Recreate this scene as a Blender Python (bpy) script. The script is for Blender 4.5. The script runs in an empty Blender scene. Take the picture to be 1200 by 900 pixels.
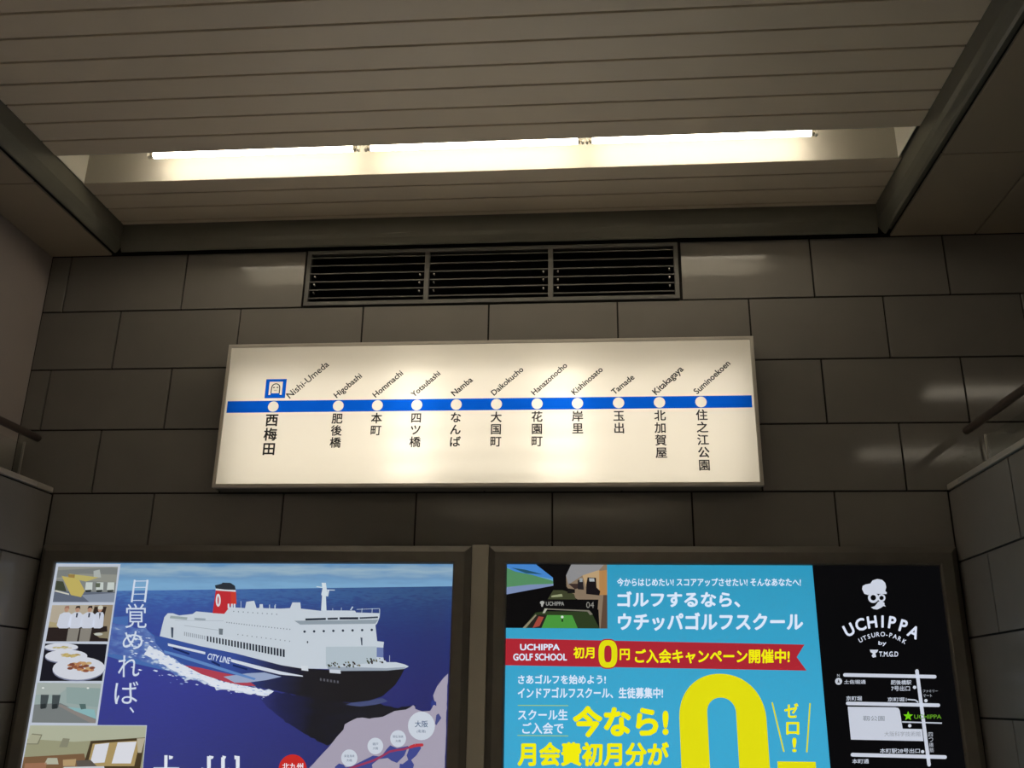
import bpy, bmesh, math, random
from mathutils import Vector, Matrix
random.seed(7)
scene = bpy.context.scene
COL = scene.collection

# ------------------------------------------------------------------ camera, world, exposure
CAM = Vector((0.0, -3.9745, 1.5))
FPX = 1086.1                                   # focal length in pixels of a 1200 px wide frame
YAW, PITCH, ROLL = -0.0869, 0.3290, 0.0155
_cy, _sy, _cp, _sp = math.cos(YAW), math.sin(YAW), math.cos(PITCH), math.sin(PITCH)
FWD = Vector((_sy*_cp, _cy*_cp, _sp))
_r = Vector((_cy, -_sy, 0)); _u = _r.cross(FWD)
RIGHT = _r*math.cos(ROLL) + _u*math.sin(ROLL)
UP = -_r*math.sin(ROLL) + _u*math.cos(ROLL)
cd = bpy.data.cameras.new('camera'); cam = bpy.data.objects.new('camera', cd); COL.objects.link(cam)
cd.sensor_fit = 'HORIZONTAL'; cd.sensor_width = 36.0; cd.lens = 36.0*FPX/1200.0
cd.clip_start = 0.05; cd.clip_end = 60
m = Matrix((RIGHT, UP, -FWD)).transposed().to_4x4(); m.translation = CAM
cam.matrix_world = m
scene.camera = cam
w = bpy.data.worlds.new('world'); scene.world = w; w.use_nodes = True
w.node_tree.nodes['Background'].inputs[0].default_value = (0.9, 0.85, 0.75, 1)
w.node_tree.nodes['Background'].inputs[1].default_value = 0.0
scene.view_settings.view_transform = 'Standard'; scene.view_settings.look = 'None'
scene.view_settings.exposure = 0.0; scene.view_settings.gamma = 1.0
scene.view_settings.use_curve_mapping = False
TUBE = 20.0          # brightness of the ceiling tubes
TUBE_BACK = 20.0     # tubes of the trough behind the viewer
TUBE_FAR = 90.0      # tubes of the unseen overhead trough, boosted as added fill for the ceiling
TUBE_SIDE = 3.0     # lamps over the passage on the right
TUBE_SIGN = 3.1      # tubes inside the route sign
PRINT = 0.93         # brightness of the backlit posters
LIGHT_RGB = (1.0, 0.885, 0.70)

def at(px, py, Y):
    """point on the vertical plane y = Y that stands where the photo shows (px, py)"""
    d = FWD + RIGHT*((px-600)/FPX) - UP*((py-450)/FPX)
    return CAM + d*((Y-CAM.y)/d.y)

# ------------------------------------------------------------------ materials
def s2l(c):
    return tuple(((v/255)/12.92 if v/255 <= .04045 else ((v/255+.055)/1.055)**2.4) for v in c)
def nodes(name):
    mt = bpy.data.materials.new(name); mt.use_nodes = True
    return mt, mt.node_tree.nodes, mt.node_tree.links, mt.node_tree.nodes['Principled BSDF']
def plain(name, col, rough=.5, metal=0.0, spec=.5, var=.06, scale=6.0, rvar=.0, bump=0.0):
    mt, n, l, b = nodes(name)
    tc = n.new('ShaderNodeTexCoord'); nz = n.new('ShaderNodeTexNoise')
    nz.inputs['Scale'].default_value = scale; nz.inputs['Detail'].default_value = 5
    l.new(tc.outputs['Object'], nz.inputs['Vector'])
    mx = n.new('ShaderNodeMix'); mx.data_type = 'RGBA'
    mx.inputs[6].default_value = (*[v*(1-var) for v in col], 1)
    mx.inputs[7].default_value = (*[min(1, v*(1+var)) for v in col], 1)
    l.new(nz.outputs['Fac'], mx.inputs[0]); l.new(mx.outputs[2], b.inputs['Base Color'])
    b.inputs['Metallic'].default_value = metal; b.inputs['Specular IOR Level'].default_value = spec
    if rvar:
        mr = n.new('ShaderNodeMapRange'); mr.inputs[3].default_value = rough-rvar; mr.inputs[4].default_value = rough+rvar
        l.new(nz.outputs['Fac'], mr.inputs[0]); l.new(mr.outputs[0], b.inputs['Roughness'])
    else: b.inputs['Roughness'].default_value = rough
    if bump:
        bp = n.new('ShaderNodeBump'); bp.inputs['Strength'].default_value = bump; bp.inputs['Distance'].default_value = .002
        l.new(nz.outputs['Fac'], bp.inputs['Height']); l.new(bp.outputs[0], b.inputs['Normal'])
    return mt
def emit(name, col, s):
    mt, n, l, b = nodes(name)
    b.inputs['Base Color'].default_value = (.8, .8, .8, 1)
    b.inputs['Emission Color'].default_value = (*col, 1); b.inputs['Emission Strength'].default_value = s
    return mt
INK = {}
def ink(c):
    """backlit print of one colour (0-255)"""
    c = tuple(c)
    if c not in INK:
        mt, n, l, b = nodes('print_%d_%d_%d' % c); q = s2l(c)
        b.inputs['Base Color'].default_value = (*[v*.25 for v in q], 1); b.inputs['Roughness'].default_value = .6
        b.inputs['Specular IOR Level'].default_value = .1
        b.inputs['Emission Color'].default_value = (*q, 1); b.inputs['Emission Strength'].default_value = PRINT
        INK[c] = mt
    return INK[c]
def ink_ramp(name, stops, axis, lo, hi, nscale=(1, 1, 1), namt=0.0, nz_scale=3.0):
    """backlit print whose colour runs along a poster axis, broken up by stretched noise"""
    mt, n, l, b = nodes(name)
    geo = n.new('ShaderNodeTexCoord'); sp = n.new('ShaderNodeSeparateXYZ'); l.new(geo.outputs['Object'], sp.inputs[0])
    mr = n.new('ShaderNodeMapRange'); mr.inputs[1].default_value = lo; mr.inputs[2].default_value = hi
    l.new(sp.outputs[axis], mr.inputs[0])
    mp = n.new('ShaderNodeMapping'); mp.inputs['Scale'].default_value = nscale; l.new(geo.outputs['Object'], mp.inputs[0])
    nz = n.new('ShaderNodeTexNoise'); nz.inputs['Scale'].default_value = nz_scale; nz.inputs['Detail'].default_value = 6
    l.new(mp.outputs[0], nz.inputs['Vector'])
    ma = n.new('ShaderNodeMath'); ma.operation = 'MULTIPLY_ADD'; ma.inputs[1].default_value = namt
    l.new(nz.outputs['Fac'], ma.inputs[0]); l.new(mr.outputs[0], ma.inputs[2])
    sb = n.new('ShaderNodeMath'); sb.operation = 'SUBTRACT'; sb.inputs[1].default_value = namt*.5; l.new(ma.outputs[0], sb.inputs[0])
    rp = n.new('ShaderNodeValToRGB'); e = rp.color_ramp.elements
    while len(e) < len(stops): e.new(.5)
    for k, (p_, c) in enumerate(stops): e[k].position = p_; e[k].color = (*s2l(c), 1)
    l.new(sb.outputs[0], rp.inputs[0])
    b.inputs['Base Color'].default_value = (.05, .05, .05, 1); b.inputs['Roughness'].default_value = .6
    b.inputs['Specular IOR Level'].default_value = .1
    l.new(rp.outputs[0], b.inputs['Emission Color']); b.inputs['Emission Strength'].default_value = PRINT
    return mt
def fade_x(mt, x0, x1, k):
    """printed colour darkens from x0 to x1 across the poster"""
    n, l = mt.node_tree.nodes, mt.node_tree.links; b = n['Principled BSDF']; src = b.inputs['Emission Color'].links[0].from_socket
    tc = n.new('ShaderNodeTexCoord'); sp = n.new('ShaderNodeSeparateXYZ'); l.new(tc.outputs['Object'], sp.inputs[0])
    mr = n.new('ShaderNodeMapRange'); mr.inputs[1].default_value = x0; mr.inputs[2].default_value = x1; mr.inputs[3].default_value = 1; mr.inputs[4].default_value = k
    l.new(sp.outputs[0], mr.inputs[0]); v = n.new('ShaderNodeVectorMath'); v.operation = 'SCALE'
    l.new(src, v.inputs[0]); l.new(mr.outputs[0], v.inputs['Scale']); l.new(v.outputs[0], b.inputs['Emission Color'])
def translucent(name, col, dif):
    mt, n, l, b = nodes(name); n.remove(b); out = n['Material Output']
    t = n.new('ShaderNodeBsdfTranslucent'); t.inputs[0].default_value = (*col, 1)
    d = n.new('ShaderNodeBsdfDiffuse'); d.inputs[0].default_value = (*dif, 1)
    mx = n.new('ShaderNodeMixShader'); mx.inputs[0].default_value = .35
    l.new(t.outputs[0], mx.inputs[1]); l.new(d.outputs[0], mx.inputs[2]); l.new(mx.outputs[0], out.inputs[0])
    return mt
def glassy(name):
    mt, n, l, b = nodes(name); n.remove(b); out = n['Material Output']
    t = n.new('ShaderNodeBsdfTransparent'); t.inputs[0].default_value = (.95, .97, .96, 1)
    g = n.new('ShaderNodeBsdfGlossy'); g.inputs['Roughness'].default_value = .02
    f = n.new('ShaderNodeLayerWeight'); f.inputs[0].default_value = .5
    pw = n.new('ShaderNodeMath'); pw.operation = 'POWER'; pw.inputs[1].default_value = 4; l.new(f.outputs['Facing'], pw.inputs[0])
    ma = n.new('ShaderNodeMath'); ma.operation = 'MULTIPLY_ADD'; ma.inputs[1].default_value = .5; ma.inputs[2].default_value = .03; l.new(pw.outputs[0], ma.inputs[0])
    mx = n.new('ShaderNodeMixShader'); l.new(ma.outputs[0], mx.inputs[0])
    l.new(t.outputs[0], mx.inputs[1]); l.new(g.outputs[0], mx.inputs[2]); l.new(mx.outputs[0], out.inputs[0])
    return mt

M = dict(
    tile=plain('polished_grey_tile', (.208, .197, .180), .09, spec=.5, var=.10, scale=5, rvar=.015),
    tile_low=plain('honed_grey_tile', (.215, .203, .188), .24, spec=.45, var=.10, scale=5, rvar=.03),
    grout=plain('dark_joint', (.012, .010, .008), .9),
    upper=plain('painted_wall', (.40, .355, .34), .55, var=.05, scale=3),
    strip=plain('cream_metal_strip', (.83, .725, .585), .38, spec=.45, var=.04, scale=4),
    soffit=plain('ceiling_board', (.41, .35, .265), .6, var=.05, scale=5),
    edge=plain('dark_grey_metal', (.155, .152, .125), .32, spec=.6, var=.12, scale=9),
    white=plain('white_enamel', (.86, .84, .78), .5, var=.02),
    trough=plain('trough_enamel', (.45, .43, .38), .55, var=.02),
    floor=plain('floor_tile', (.62, .60, .56), .5, var=.12, scale=8),
    frame=plain('bronze_anodised_metal', (.15, .138, .12), .42, metal=.4, var=.15, scale=14),
    steel=plain('brushed_steel', (.42, .40, .37), .38, metal=.7, var=.12, scale=16),
    filler=plain('grey_metal_sheet', (.42, .39, .33), .5, var=.06, scale=5),
    grille=plain('grille_grey_metal', (.10, .097, .09), .5, metal=.2, var=.1, scale=12),
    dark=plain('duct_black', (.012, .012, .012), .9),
    signframe=plain('sign_aluminium', (.60, .56, .50), .45, metal=.0, var=.08, scale=9),
    housing=plain('sign_box_grey', (.18, .175, .165), .6),
    inner=plain('sign_box_white', (.80, .80, .78), .7, var=.02),
    rail=plain('handrail_brown_metal', (.075, .055, .045), .4, spec=.5, var=.15, scale=12),
    coping=plain('coping_stone', (.44, .41, .37), .35, var=.08, scale=8),
    black=plain('sign_lettering', (.022, .018, .016), .6),
    cap=plain('lamp_cap_metal', (.55, .50, .42), .35, metal=.7),
    panel=translucent('sign_panel', (.93, .87, .76), (.72, .68, .60)),
    spot=translucent('sign_marker_white', (.93, .87, .76), (.72, .68, .60)),
    blue=translucent('sign_line_blue', (.003, .105, .66), (.004, .06, .36)),
    glass=glassy('clear_glass'),
    tube=emit('tube_glow', LIGHT_RGB, TUBE), tube_far=emit('tube_glow_far', LIGHT_RGB, TUBE_FAR),
    tube_back=emit('tube_glow_back', LIGHT_RGB, TUBE_BACK), tube_side=emit('tube_glow_side', LIGHT_RGB, TUBE_SIDE), tube_sign=emit('sign_tube_glow', (1, .95, .86), TUBE_SIGN),
)

# ------------------------------------------------------------------ mesh helpers
class MB:
    def __init__(s): s.v = []; s.f = []; s.mi = []; s.m = []; s.sm = []
    def idx(s, mt):
        if mt not in s.m: s.m.append(mt)
        return s.m.index(mt)
    def add(s, vs, fs, mt, smooth=False):
        o = len(s.v); s.v += [tuple(v) for v in vs]; i = s.idx(mt)
        for f in fs: s.f.append([o+k for k in f]); s.mi.append(i); s.sm.append(smooth)
    def box(s, a, b, mt, bev=0.0):
        lo = [min(p, q) for p, q in zip(a, b)]; hi = [max(p, q) for p, q in zip(a, b)]
        if bev <= 0:
            x0, y0, z0 = lo; x1, y1, z1 = hi
            s.add([(x0,y0,z0),(x1,y0,z0),(x1,y1,z0),(x0,y1,z0),(x0,y0,z1),(x1,y0,z1),(x1,y1,z1),(x0,y1,z1)],
                  [(0,3,2,1),(4,5,6,7),(0,1,5,4),(1,2,6,5),(2,3,7,6),(3,0,4,7)], mt)
        else:
            bm = bmesh.new(); bmesh.ops.create_cube(bm, size=1)
            for v in bm.verts:
                v.co = Vector([lo[k]+(v.co[k]+.5)*(hi[k]-lo[k]) for k in range(3)])
            bmesh.ops.bevel(bm, geom=bm.edges[:], offset=bev, segments=1, affect='EDGES', profile=.5)
            s.bm(bm, mt)
    def bm(s, bm, mt, smooth=False):
        bm.verts.index_update()
        s.add([v.co[:] for v in bm.verts], [[v.index for v in f.verts] for f in bm.faces], mt, smooth); bm.free()
    def cyl(s, a, b, r, mt, n=20, r2=None, caps=True):
        a = Vector(a); b = Vector(b); r2 = r if r2 is None else r2
        d = (b-a).normalized(); t = Vector((0,0,1)) if abs(d.z) < .9 else Vector((1,0,0))
        e1 = d.cross(t).normalized(); e2 = d.cross(e1)
        vs = []; fs = []
        for p, rr in ((a, r), (b, r2)):
            for k in range(n):
                an = 2*math.pi*k/n; vs.append(p+e1*(rr*math.cos(an))+e2*(rr*math.sin(an)))
        s.add(vs, [(k, (k+1) % n, n+(k+1) % n, n+k) for k in range(n)], mt, True)
        if caps: s.add(vs, [list(range(n))[::-1], list(range(n, 2*n))], mt)
    def build(s, name, parent=None, loc=None):
        me = bpy.data.meshes.new(name)
        vs = s.v
        if loc is not None: vs = [(v[0]-loc[0], v[1]-loc[1], v[2]-loc[2]) for v in vs]
        me.from_pydata(vs, [], s.f); 
        for mt in s.m: me.materials.append(mt)
        me.polygons.foreach_set('material_index', s.mi); me.polygons.foreach_set('use_smooth', s.sm)
        me.update()
        o = bpy.data.objects.new(name, me); COL.objects.link(o)
        if parent is not None:
            o.parent = parent
            wl = Vector(loc) if loc is not None else Vector((0, 0, 0))
            o.location = wl - wpos(parent)
        elif loc is not None: o.location = loc
        return o
def wpos(o):
    p = Vector(o.location)
    while o.parent: o = o.parent; p += Vector(o.location)
    return p
def struct(o): o['kind'] = 'structure'; return o
def thing(name, label, cat, loc, group=None):
    o = bpy.data.objects.new(name, None); COL.objects.link(o); o.location = loc; o.empty_display_size = .1
    o['label'] = label; o['category'] = cat
    if group: o['group'] = group
    return o

# text -> (verts 2D, faces)
TCACHE = {}
def glyphs(body, bold=0.0):
    """outline letters as a flat mesh; bold thickens the strokes by overlaying shifted copies"""
    k = (body, bold)
    if k in TCACHE: return TCACHE[k]
    cu = bpy.data.curves.new('lettering', 'FONT'); cu.body = body; cu.size = 1; cu.resolution_u = 3
    ob = bpy.data.objects.new('lettering', cu); COL.objects.link(ob)
    dg = bpy.context.evaluated_depsgraph_get()
    me = bpy.data.meshes.new_from_object(ob.evaluated_get(dg))
    v = [(a.co.x, a.co.y) for a in me.vertices]; f = [list(p.vertices) for p in me.polygons]
    bpy.data.objects.remove(ob); bpy.data.curves.remove(cu); bpy.data.meshes.remove(me)
    if bold > 0.004:
        n = len(v); v2 = []; f2 = []
        dirs = [(math.cos(math.pi*q/4), math.sin(math.pi*q/4)) for q in range(8)] if bold > .02 else [(1, 1), (-1, 1), (-1, -1), (1, -1)]
        for i, (dx, dy) in enumerate(dirs):
            v2 += [(x+dx*bold, y+dy*bold) for x, y in v]; f2 += [[a+i*n for a in q] for q in f]
        v, f = v2, f2
    TCACHE[k] = (v, f); return v, f
def bbox(v):
    xs = [a[0] for a in v]; ys = [a[1] for a in v]
    return min(xs), min(ys), max(xs), max(ys)

class Print(MB):
    """flat artwork on the plane y = Y; each layer lies 0.3 mm in front of the one below"""
    def __init__(s, Y): MB.__init__(s); s.Y = Y
    def y(s, L): return s.Y - .0003*L
    def pt(s, p): q = at(p[0], p[1], s.Y); return q.x, q.z
    def poly(s, pts, c, L=1):
        mt = c if isinstance(c, bpy.types.Material) else ink(c)
        vs = [s.pt(p) for p in pts]
        s.polym(vs, mt, L)
    def polym(s, vs, mt, L):
        a = sum(vs[i][0]*vs[(i+1) % len(vs)][1]-vs[(i+1) % len(vs)][0]*vs[i][1] for i in range(len(vs)))
        if a < 0: vs = vs[::-1]
        s.add([(x, s.y(L), z) for x, z in vs], [list(range(len(vs)))], mt)
    def ell(s, c, rx, ry, col, L=1, n=28):
        s.poly([(c[0]+rx*math.cos(2*math.pi*k/n), c[1]+ry*math.sin(2*math.pi*k/n)) for k in range(n)], col, L)
    def line(s, pts, wd, col, L=1, cap=False):
        for a, b in zip(pts[:-1], pts[1:]):
            dx, dy = b[0]-a[0], b[1]-a[1]; q = math.hypot(dx, dy); nx, ny = -dy/q*wd/2, dx/q*wd/2
            s.poly([(a[0]+nx, a[1]+ny), (b[0]+nx, b[1]+ny), (b[0]-nx, b[1]-ny), (a[0]-nx, a[1]-ny)], col, L)
        if cap:
            for p in (pts[0], pts[-1]): s.ell(p, wd/2, wd/2, col, L+.2, 12)
    def ring(s, outer, inner, col, L=1):
        mt = col if isinstance(col, bpy.types.Material) else ink(col)
        n = len(outer); vs = [s.pt(p) for p in outer]+[s.pt(p) for p in inner]
        s.add([(x, s.y(L), z) for x, z in vs], [(k, n+k, n+(k+1) % n, (k+1) % n) for k in range(n)], mt)
    def text(s, body, x0, y0, x1, y1, col, bold=.02, L=3):
        """lettering whose outline box reaches from (x0, y0) to (x1, y1) in the photo"""
        mt = col if isinstance(col, bpy.types.Material) else ink(col)
        v, f = glyphs(body, bold)
        if not v: return
        a, b, c, d = bbox(v)
        P = [[s.pt((x0, y1)), s.pt((x1, y1))], [s.pt((x0, y0)), s.pt((x1, y0))]]
        out = []
        for x, y in v:
            u = (x-a)/max(1e-6, c-a); t = (y-b)/max(1e-6, d-b)
            lo = [P[0][0][k]*(1-u)+P[0][1][k]*u for k in (0, 1)]; hi = [P[1][0][k]*(1-u)+P[1][1][k]*u for k in (0, 1)]
            out.append((lo[0]*(1-t)+hi[0]*t, lo[1]*(1-t)+hi[1]*t))
        s.add([(x, s.y(L), z) for x, z in out], f, mt)
    def rtext(s, body, p0, p1, col, bold=.02, L=3, squash=1.0):
        """lettering along the line p0 -> p1, scaled to that length"""
        mt = col if isinstance(col, bpy.types.Material) else ink(col)
        v, f = glyphs(body, bold); a, b, c, d = bbox(v)
        A = Vector(s.pt(p0)); B = Vector(s.pt(p1)); D = B-A; N = Vector((-D.y, D.x)); k = 1/(c-a)
        out = [A+D*((x-a)*k)+N*(y*k*squash) for x, y in v]
        s.add([(q.x, s.y(L), q.y) for q in out], f, mt)
def quad_uv(q):
    """maps (u right, v down) in the unit square into a four-sided picture"""
    def g(u, v):
        a = [q[0][k]*(1-u)+q[1][k]*u for k in (0, 1)]; b = [q[3][k]*(1-u)+q[2][k]*u for k in (0, 1)]
        return (a[0]*(1-v)+b[0]*v, a[1]*(1-v)+b[1]*v)
    return g

# ------------------------------------------------------------------ the setting
ZC, ZU = 3.562, 3.70                # side ceiling, raised strip ceiling
XL, XR = -2.44, 1.503               # faces of the low side walls
XUL, XUR = -2.66, 5.2               # upper left wall, far wall of the passage on the right
CXL, CXR = -2.285, 1.337            # inner faces of the raised ceiling
CYF = -.06
YB = -11.0                          # wall behind the viewer
LEDGE = 2.362
VX0, VX1, VZ0, VZ1 = -1.352, .427, 3.265, 3.556    # grille opening

def tile_rows(mb, rows, to3d, joint=.0075, dep=.010, hole=None, mt=None):
    """rows: (z0, z1, [x joints]); to3d(x, z, depth) -> point; bevelled slabs on a dark backing"""
    for z0, z1, xs in rows:
        for x0, x1 in zip(xs[:-1], xs[1:]):
            segs = [(x0, x1)]
            if hole and z0 < hole[3]-.02 and z1 > hole[2]+.02:
                segs = []
                if x0 < hole[0]: segs.append((x0, min(x1, hole[0]+joint/2)))
                if x1 > hole[1]: segs.append((max(x0, hole[1]-joint/2), x1))
            for a, b in segs:
                if b-a < .015: continue
                a2, b2, c2, d2 = a+joint/2, b-joint/2, z0+joint/2, z1-joint/2
                e = .0005
                vs = [to3d(a2,c2,0), to3d(b2,c2,0), to3d(b2,d2,0), to3d(a2,d2,0),
                      to3d(a2,c2,dep-e), to3d(b2,c2,dep-e), to3d(b2,d2,dep-e), to3d(a2,d2,dep-e),
                      to3d(a2+e,c2+e,dep), to3d(b2-e,c2+e,dep), to3d(b2-e,d2-e,dep), to3d(a2+e,d2-e,dep)]
                fs = [(8,9,10,11),(4,5,9,8),(5,6,10,9),(6,7,11,10),(7,4,8,11),(0,1,5,4),(1,2,6,5),(2,3,7,6),(3,0,4,7)]
                mb.add(vs, fs, mt or M['tile'])
def joints(x0, x1, off, W=.599):
    k = math.ceil((x0+.012-off)/W); xs = [x0]
    while off+k*W < x1-.012: xs.append(off+k*W); k += 1
    return xs+[x1]

# back wall: running bond of 600 x 300 slabs, hole behind the grille
wb = MB(); OFFA, OFFB = -2.5585, -2.2577
face = lambda x, z, d: (x, .010-d, z)
rows = []
for r in range(12):
    z1 = ZC-.3*r; z0 = max(0, z1-.3)
    o = OFFA if r % 2 == 0 else OFFB
    x0, x1 = (XUL, XUR) if r < 4 else (XL, XR)
    rows.append((z0, z1, joints(x0, x1, o)))
tile_rows(wb, rows, face, hole=(VX0, VX1, VZ0, VZ1))
for a, b in (((XUL-.2, .010, 0), (VX0, .20, ZU+.3)), ((VX1, .010, 0), (XUR+.2, .20, ZU+.3)), ((VX0, .010, 0), (VX1, .20, VZ0)), ((VX0, .010, VZ1), (VX1, .20, ZU+.3))):
    wb.box(a, b, M['grout'])
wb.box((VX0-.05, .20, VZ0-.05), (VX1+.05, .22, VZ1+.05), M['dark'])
struct(wb.build('wall_back'))

# low side walls with their coping
for nm, X, sx, offs, num in (('wall_lower_left', XL, 1, (-.595, -.29), 1), ('wall_lower_right', XR, -1, (-.593, -.297), 2)):
    mb = MB(); rws = []
    for r in range(8):
        z1 = LEDGE-.3*r-.004*(r == 0); z0 = max(0, LEDGE-.3*(r+1))
        if z1 <= z0+.02: continue
        rws.append((z0, z1, joints(-6.0, -.002, offs[r % 2])))
    tile_rows(mb, rws, lambda y, z, d, X=X, sx=sx: (X-sx*(.010-d), y, z), mt=M['tile_low'])
    xo = XUL if sx > 0 else XR+.22
    mb.box((X-sx*.010, -6.0, 0), (xo, 0, LEDGE), M['grout'])
    struct(mb.build(nm))
    cp = MB(); e = sx*.004
    ys = [-6.0, -4.93, -3.73, -2.53, -1.33, -.13, -.003]
    for a, b in zip(ys[:-1], ys[1:]):
        cp.box((X+e, a+.0015, LEDGE+.001), (xo, b-.0015, LEDGE+.026), M['coping'], .003)
    struct(cp.build('trim_%d' % num))

mb = MB(); mb.box((XUL-.2, YB, 0), (XUL, 0, ZC+.02), M['upper']); struct(mb.build('wall_left'))
mb = MB(); mb.box((XUR, YB, 0), (XUR+.2, 0, ZC+.02), M['upper']); struct(mb.build('wall_right'))
mb = MB(); mb.box((XUL-.2, YB-.2, 0), (XUR+.2, YB, ZU+.3), M['upper']); struct(mb.build('wall_front'))
mb = MB(); mb.box((XUL-.2, YB-.2, -.2), (XUR+.2, .2, 0), M['floor']); struct(mb.build('floor'))

# ceiling: raised bay of narrow metal strips broken by light troughs, plain boards around it
PITCH_S = .1245; BAY = -9.6
TROUGH = [(-.676, -.443), (-4.071, -3.838), (-7.466, -7.233)]
ce = MB()
def strips(y0, y1):            # y0 far (larger), y1 near
    y = y0
    while y > y1+.02:
        n = max(y1, y-PITCH_S)
        if n-y1 < .03: n = y1
        yield y, n
        y = n
runs = [[(CYF, -.0912), (-.0912, -.2157), (-.2157, -.3402), (-.3402, TROUGH[0][1])]]
for k, (a, b) in enumerate(TROUGH):
    end = TROUGH[k+1][1] if k+1 < len(TROUGH) else BAY
    runs.append([(a, a-.1085)]+list(strips(a-.1085, end)))
for run in runs:
    for i, (a, b) in enumerate(run):
        ga = .005 if i else 0; gb = .005 if i < len(run)-1 else 0
        ce.box((CXL, b+gb, ZU), (CXR, a-ga, ZU+.022), M['strip'], .0012)
for a, b in [(CYF, TROUGH[0][1]), (TROUGH[0][0], TROUGH[1][1]), (TROUGH[1][0], TROUGH[2][1]), (TROUGH[2][0], BAY)]:
    ce.box((CXL, b, ZU+.02), (CXR, a, ZU+.03), M['grout'])
ce.box((XUL-.2, YB-.2, ZU+.26), (XUR+.2, .2, ZU+.30), M['grout'])
def boards(x0, x1, xs, ys):
    xs = [x0]+[x for x in xs if x0 < x < x1]+[x1]
    for a, b in zip(xs[:-1], xs[1:]):
        for c, d in zip(ys[:-1], ys[1:]):
            ce.box((a+(.003 if a != x0 else 0), d+.003, ZC), (b-(.003 if b != x1 else 0), c-.003, ZC+.012), M['soffit'], .0015)
YS = [0]+[-.682-.6*k*1.52 for k in range(12)]; YS = [y for y in YS if y > YB]+[YB]
boards(XUL, CXL-.065, [], YS)
boards(CXR+.065, XUR, [1.782+.6*k for k in range(6)], YS)
for a, b in ((XUL, CXL-.065), (CXR+.065, XUR)): ce.box((a, YB, ZC+.010), (b, 0, ZC+.02), M['grout'])
ce.box((CXL-.065, YB, ZC), (CXR+.065, BAY-.06, ZC+.02), M['soffit'])
struct(ce.build('ceiling'))
# dark metal edge of the raised bay: upright face and lower lip
def edge_profile(name, pts, p0, p1, axis):
    mb = MB(); vs = []
    for q in (p0, p1):
        for a, z in pts: vs.append((a, q, z) if axis == 'y' else (q, a, z))
    n = len(pts)
    mb.add(vs, [(k, (k+1) % n, n+(k+1) % n, n+k) for k in range(n)]+[list(range(n))[::-1], list(range(n, 2*n))], M['edge'])
    struct(mb.build(name))
def prof(face_, out, sgn):     # face at x = face_, lip outwards
    k = out/.065
    return [(face_, ZU+.02), (face_, ZC+.055), (face_-sgn*.008*k, ZC+.035), (face_-sgn*.024*k, ZC+.008), (face_-sgn*.032*k, ZC), (face_-sgn*.040*k, ZC), (face_-sgn*.041*k, ZC+.022), (face_-sgn*out, ZC+.022), (face_-sgn*out, ZU+.02)]
edge_profile('trim_3', prof(CXL, .065, 1), BAY-.06, -.030, 'y')
edge_profile('trim_4', prof(CXR, .065, -1), BAY-.06, -.030, 'y')
edge_profile('trim_5', prof(CYF, .042, -1), CXL, CXR, 'x')
edge_profile('trim_6', prof(BAY, .06, 1), CXL, CXR, 'x')
# metal sheet between the two lightboxes
mb = MB(); mb.box((-.503, -.032, .78), (-.432, -.001, 2.127), M['filler'], .0015); struct(mb.build('trim_7'))

# ------------------------------------------------------------------ ceiling light troughs
def trough(y0, y1, label, glow):
    yc = (y0+y1)/2
    t = thing('ceiling_light', label, 'light', (-.48, yc, ZU), 'recessed tube lights of the strip ceiling')
    x0, x1 = CXL+.006, CXR-.016
    r = MB(); zt = ZU+.19; ya, yb = y0+.004, y1-.004
    r.box((x0, yb, ZU+.001), (x1, yb+.003, zt), M['trough']); r.box((x0, ya-.003, ZU+.001), (x1, ya, zt), M['white'])  # near face whiter than the far one: extra brightness put into its colour
    r.box((x0, ya, zt), (x1, yb, zt+.003), M['trough'])
    r.box((x0-.003, ya-.003, ZU+.001), (x0, yb+.003, zt), M['white']); r.box((x1, ya-.003, ZU+.001), (x1+.003, yb+.003, zt), M['white'])  # end cheeks whitened too, their stronger light painted into the enamel
    r.build('reflector', t)
    ty, tz = y0+.123, ZU+.067
    bt = MB(); bt.box((-1.96, ty-.018, ZU+.15), (1.0, ty+.03, zt-.001), M['trough'], .004); bt.build('batten', t)
    for a, b in ((-1.909, -1.008), (-.931, -.033), (.030, .942)):
        tb = MB(); tb.cyl((a, ty, tz), (b, ty, tz), .0145, glow, 20); ob = tb.build('lamp_tube', t)
        for e, s in ((a, -1), (b, 1)):
            cp = MB(); cp.cyl((e, ty, tz), (e+s*.012, ty, tz), .0142, M['cap'], 16); cp.cyl((e+s*.012, ty, tz), (e+s*.018, ty, tz), .005, M['cap'], 10)
            cp.build('end_cap', ob)
            hd = MB(); hd.box((e+s*.016, ty-.012, tz-.013), (e+s*.028, ty+.012, ZU+.152), M['white'], .003); hd.build('lamp_holder', t)
    return t
trough(*TROUGH[0], 'recessed trough with three glowing fluorescent tubes in the strip ceiling above the route sign', M['tube'])
trough(*TROUGH[1], 'recessed tube light of the strip ceiling, second trough from the tiled wall', M['tube_far'])
trough(*TROUGH[2], 'recessed tube light of the strip ceiling, third trough from the tiled wall', M['tube_back'])
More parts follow.
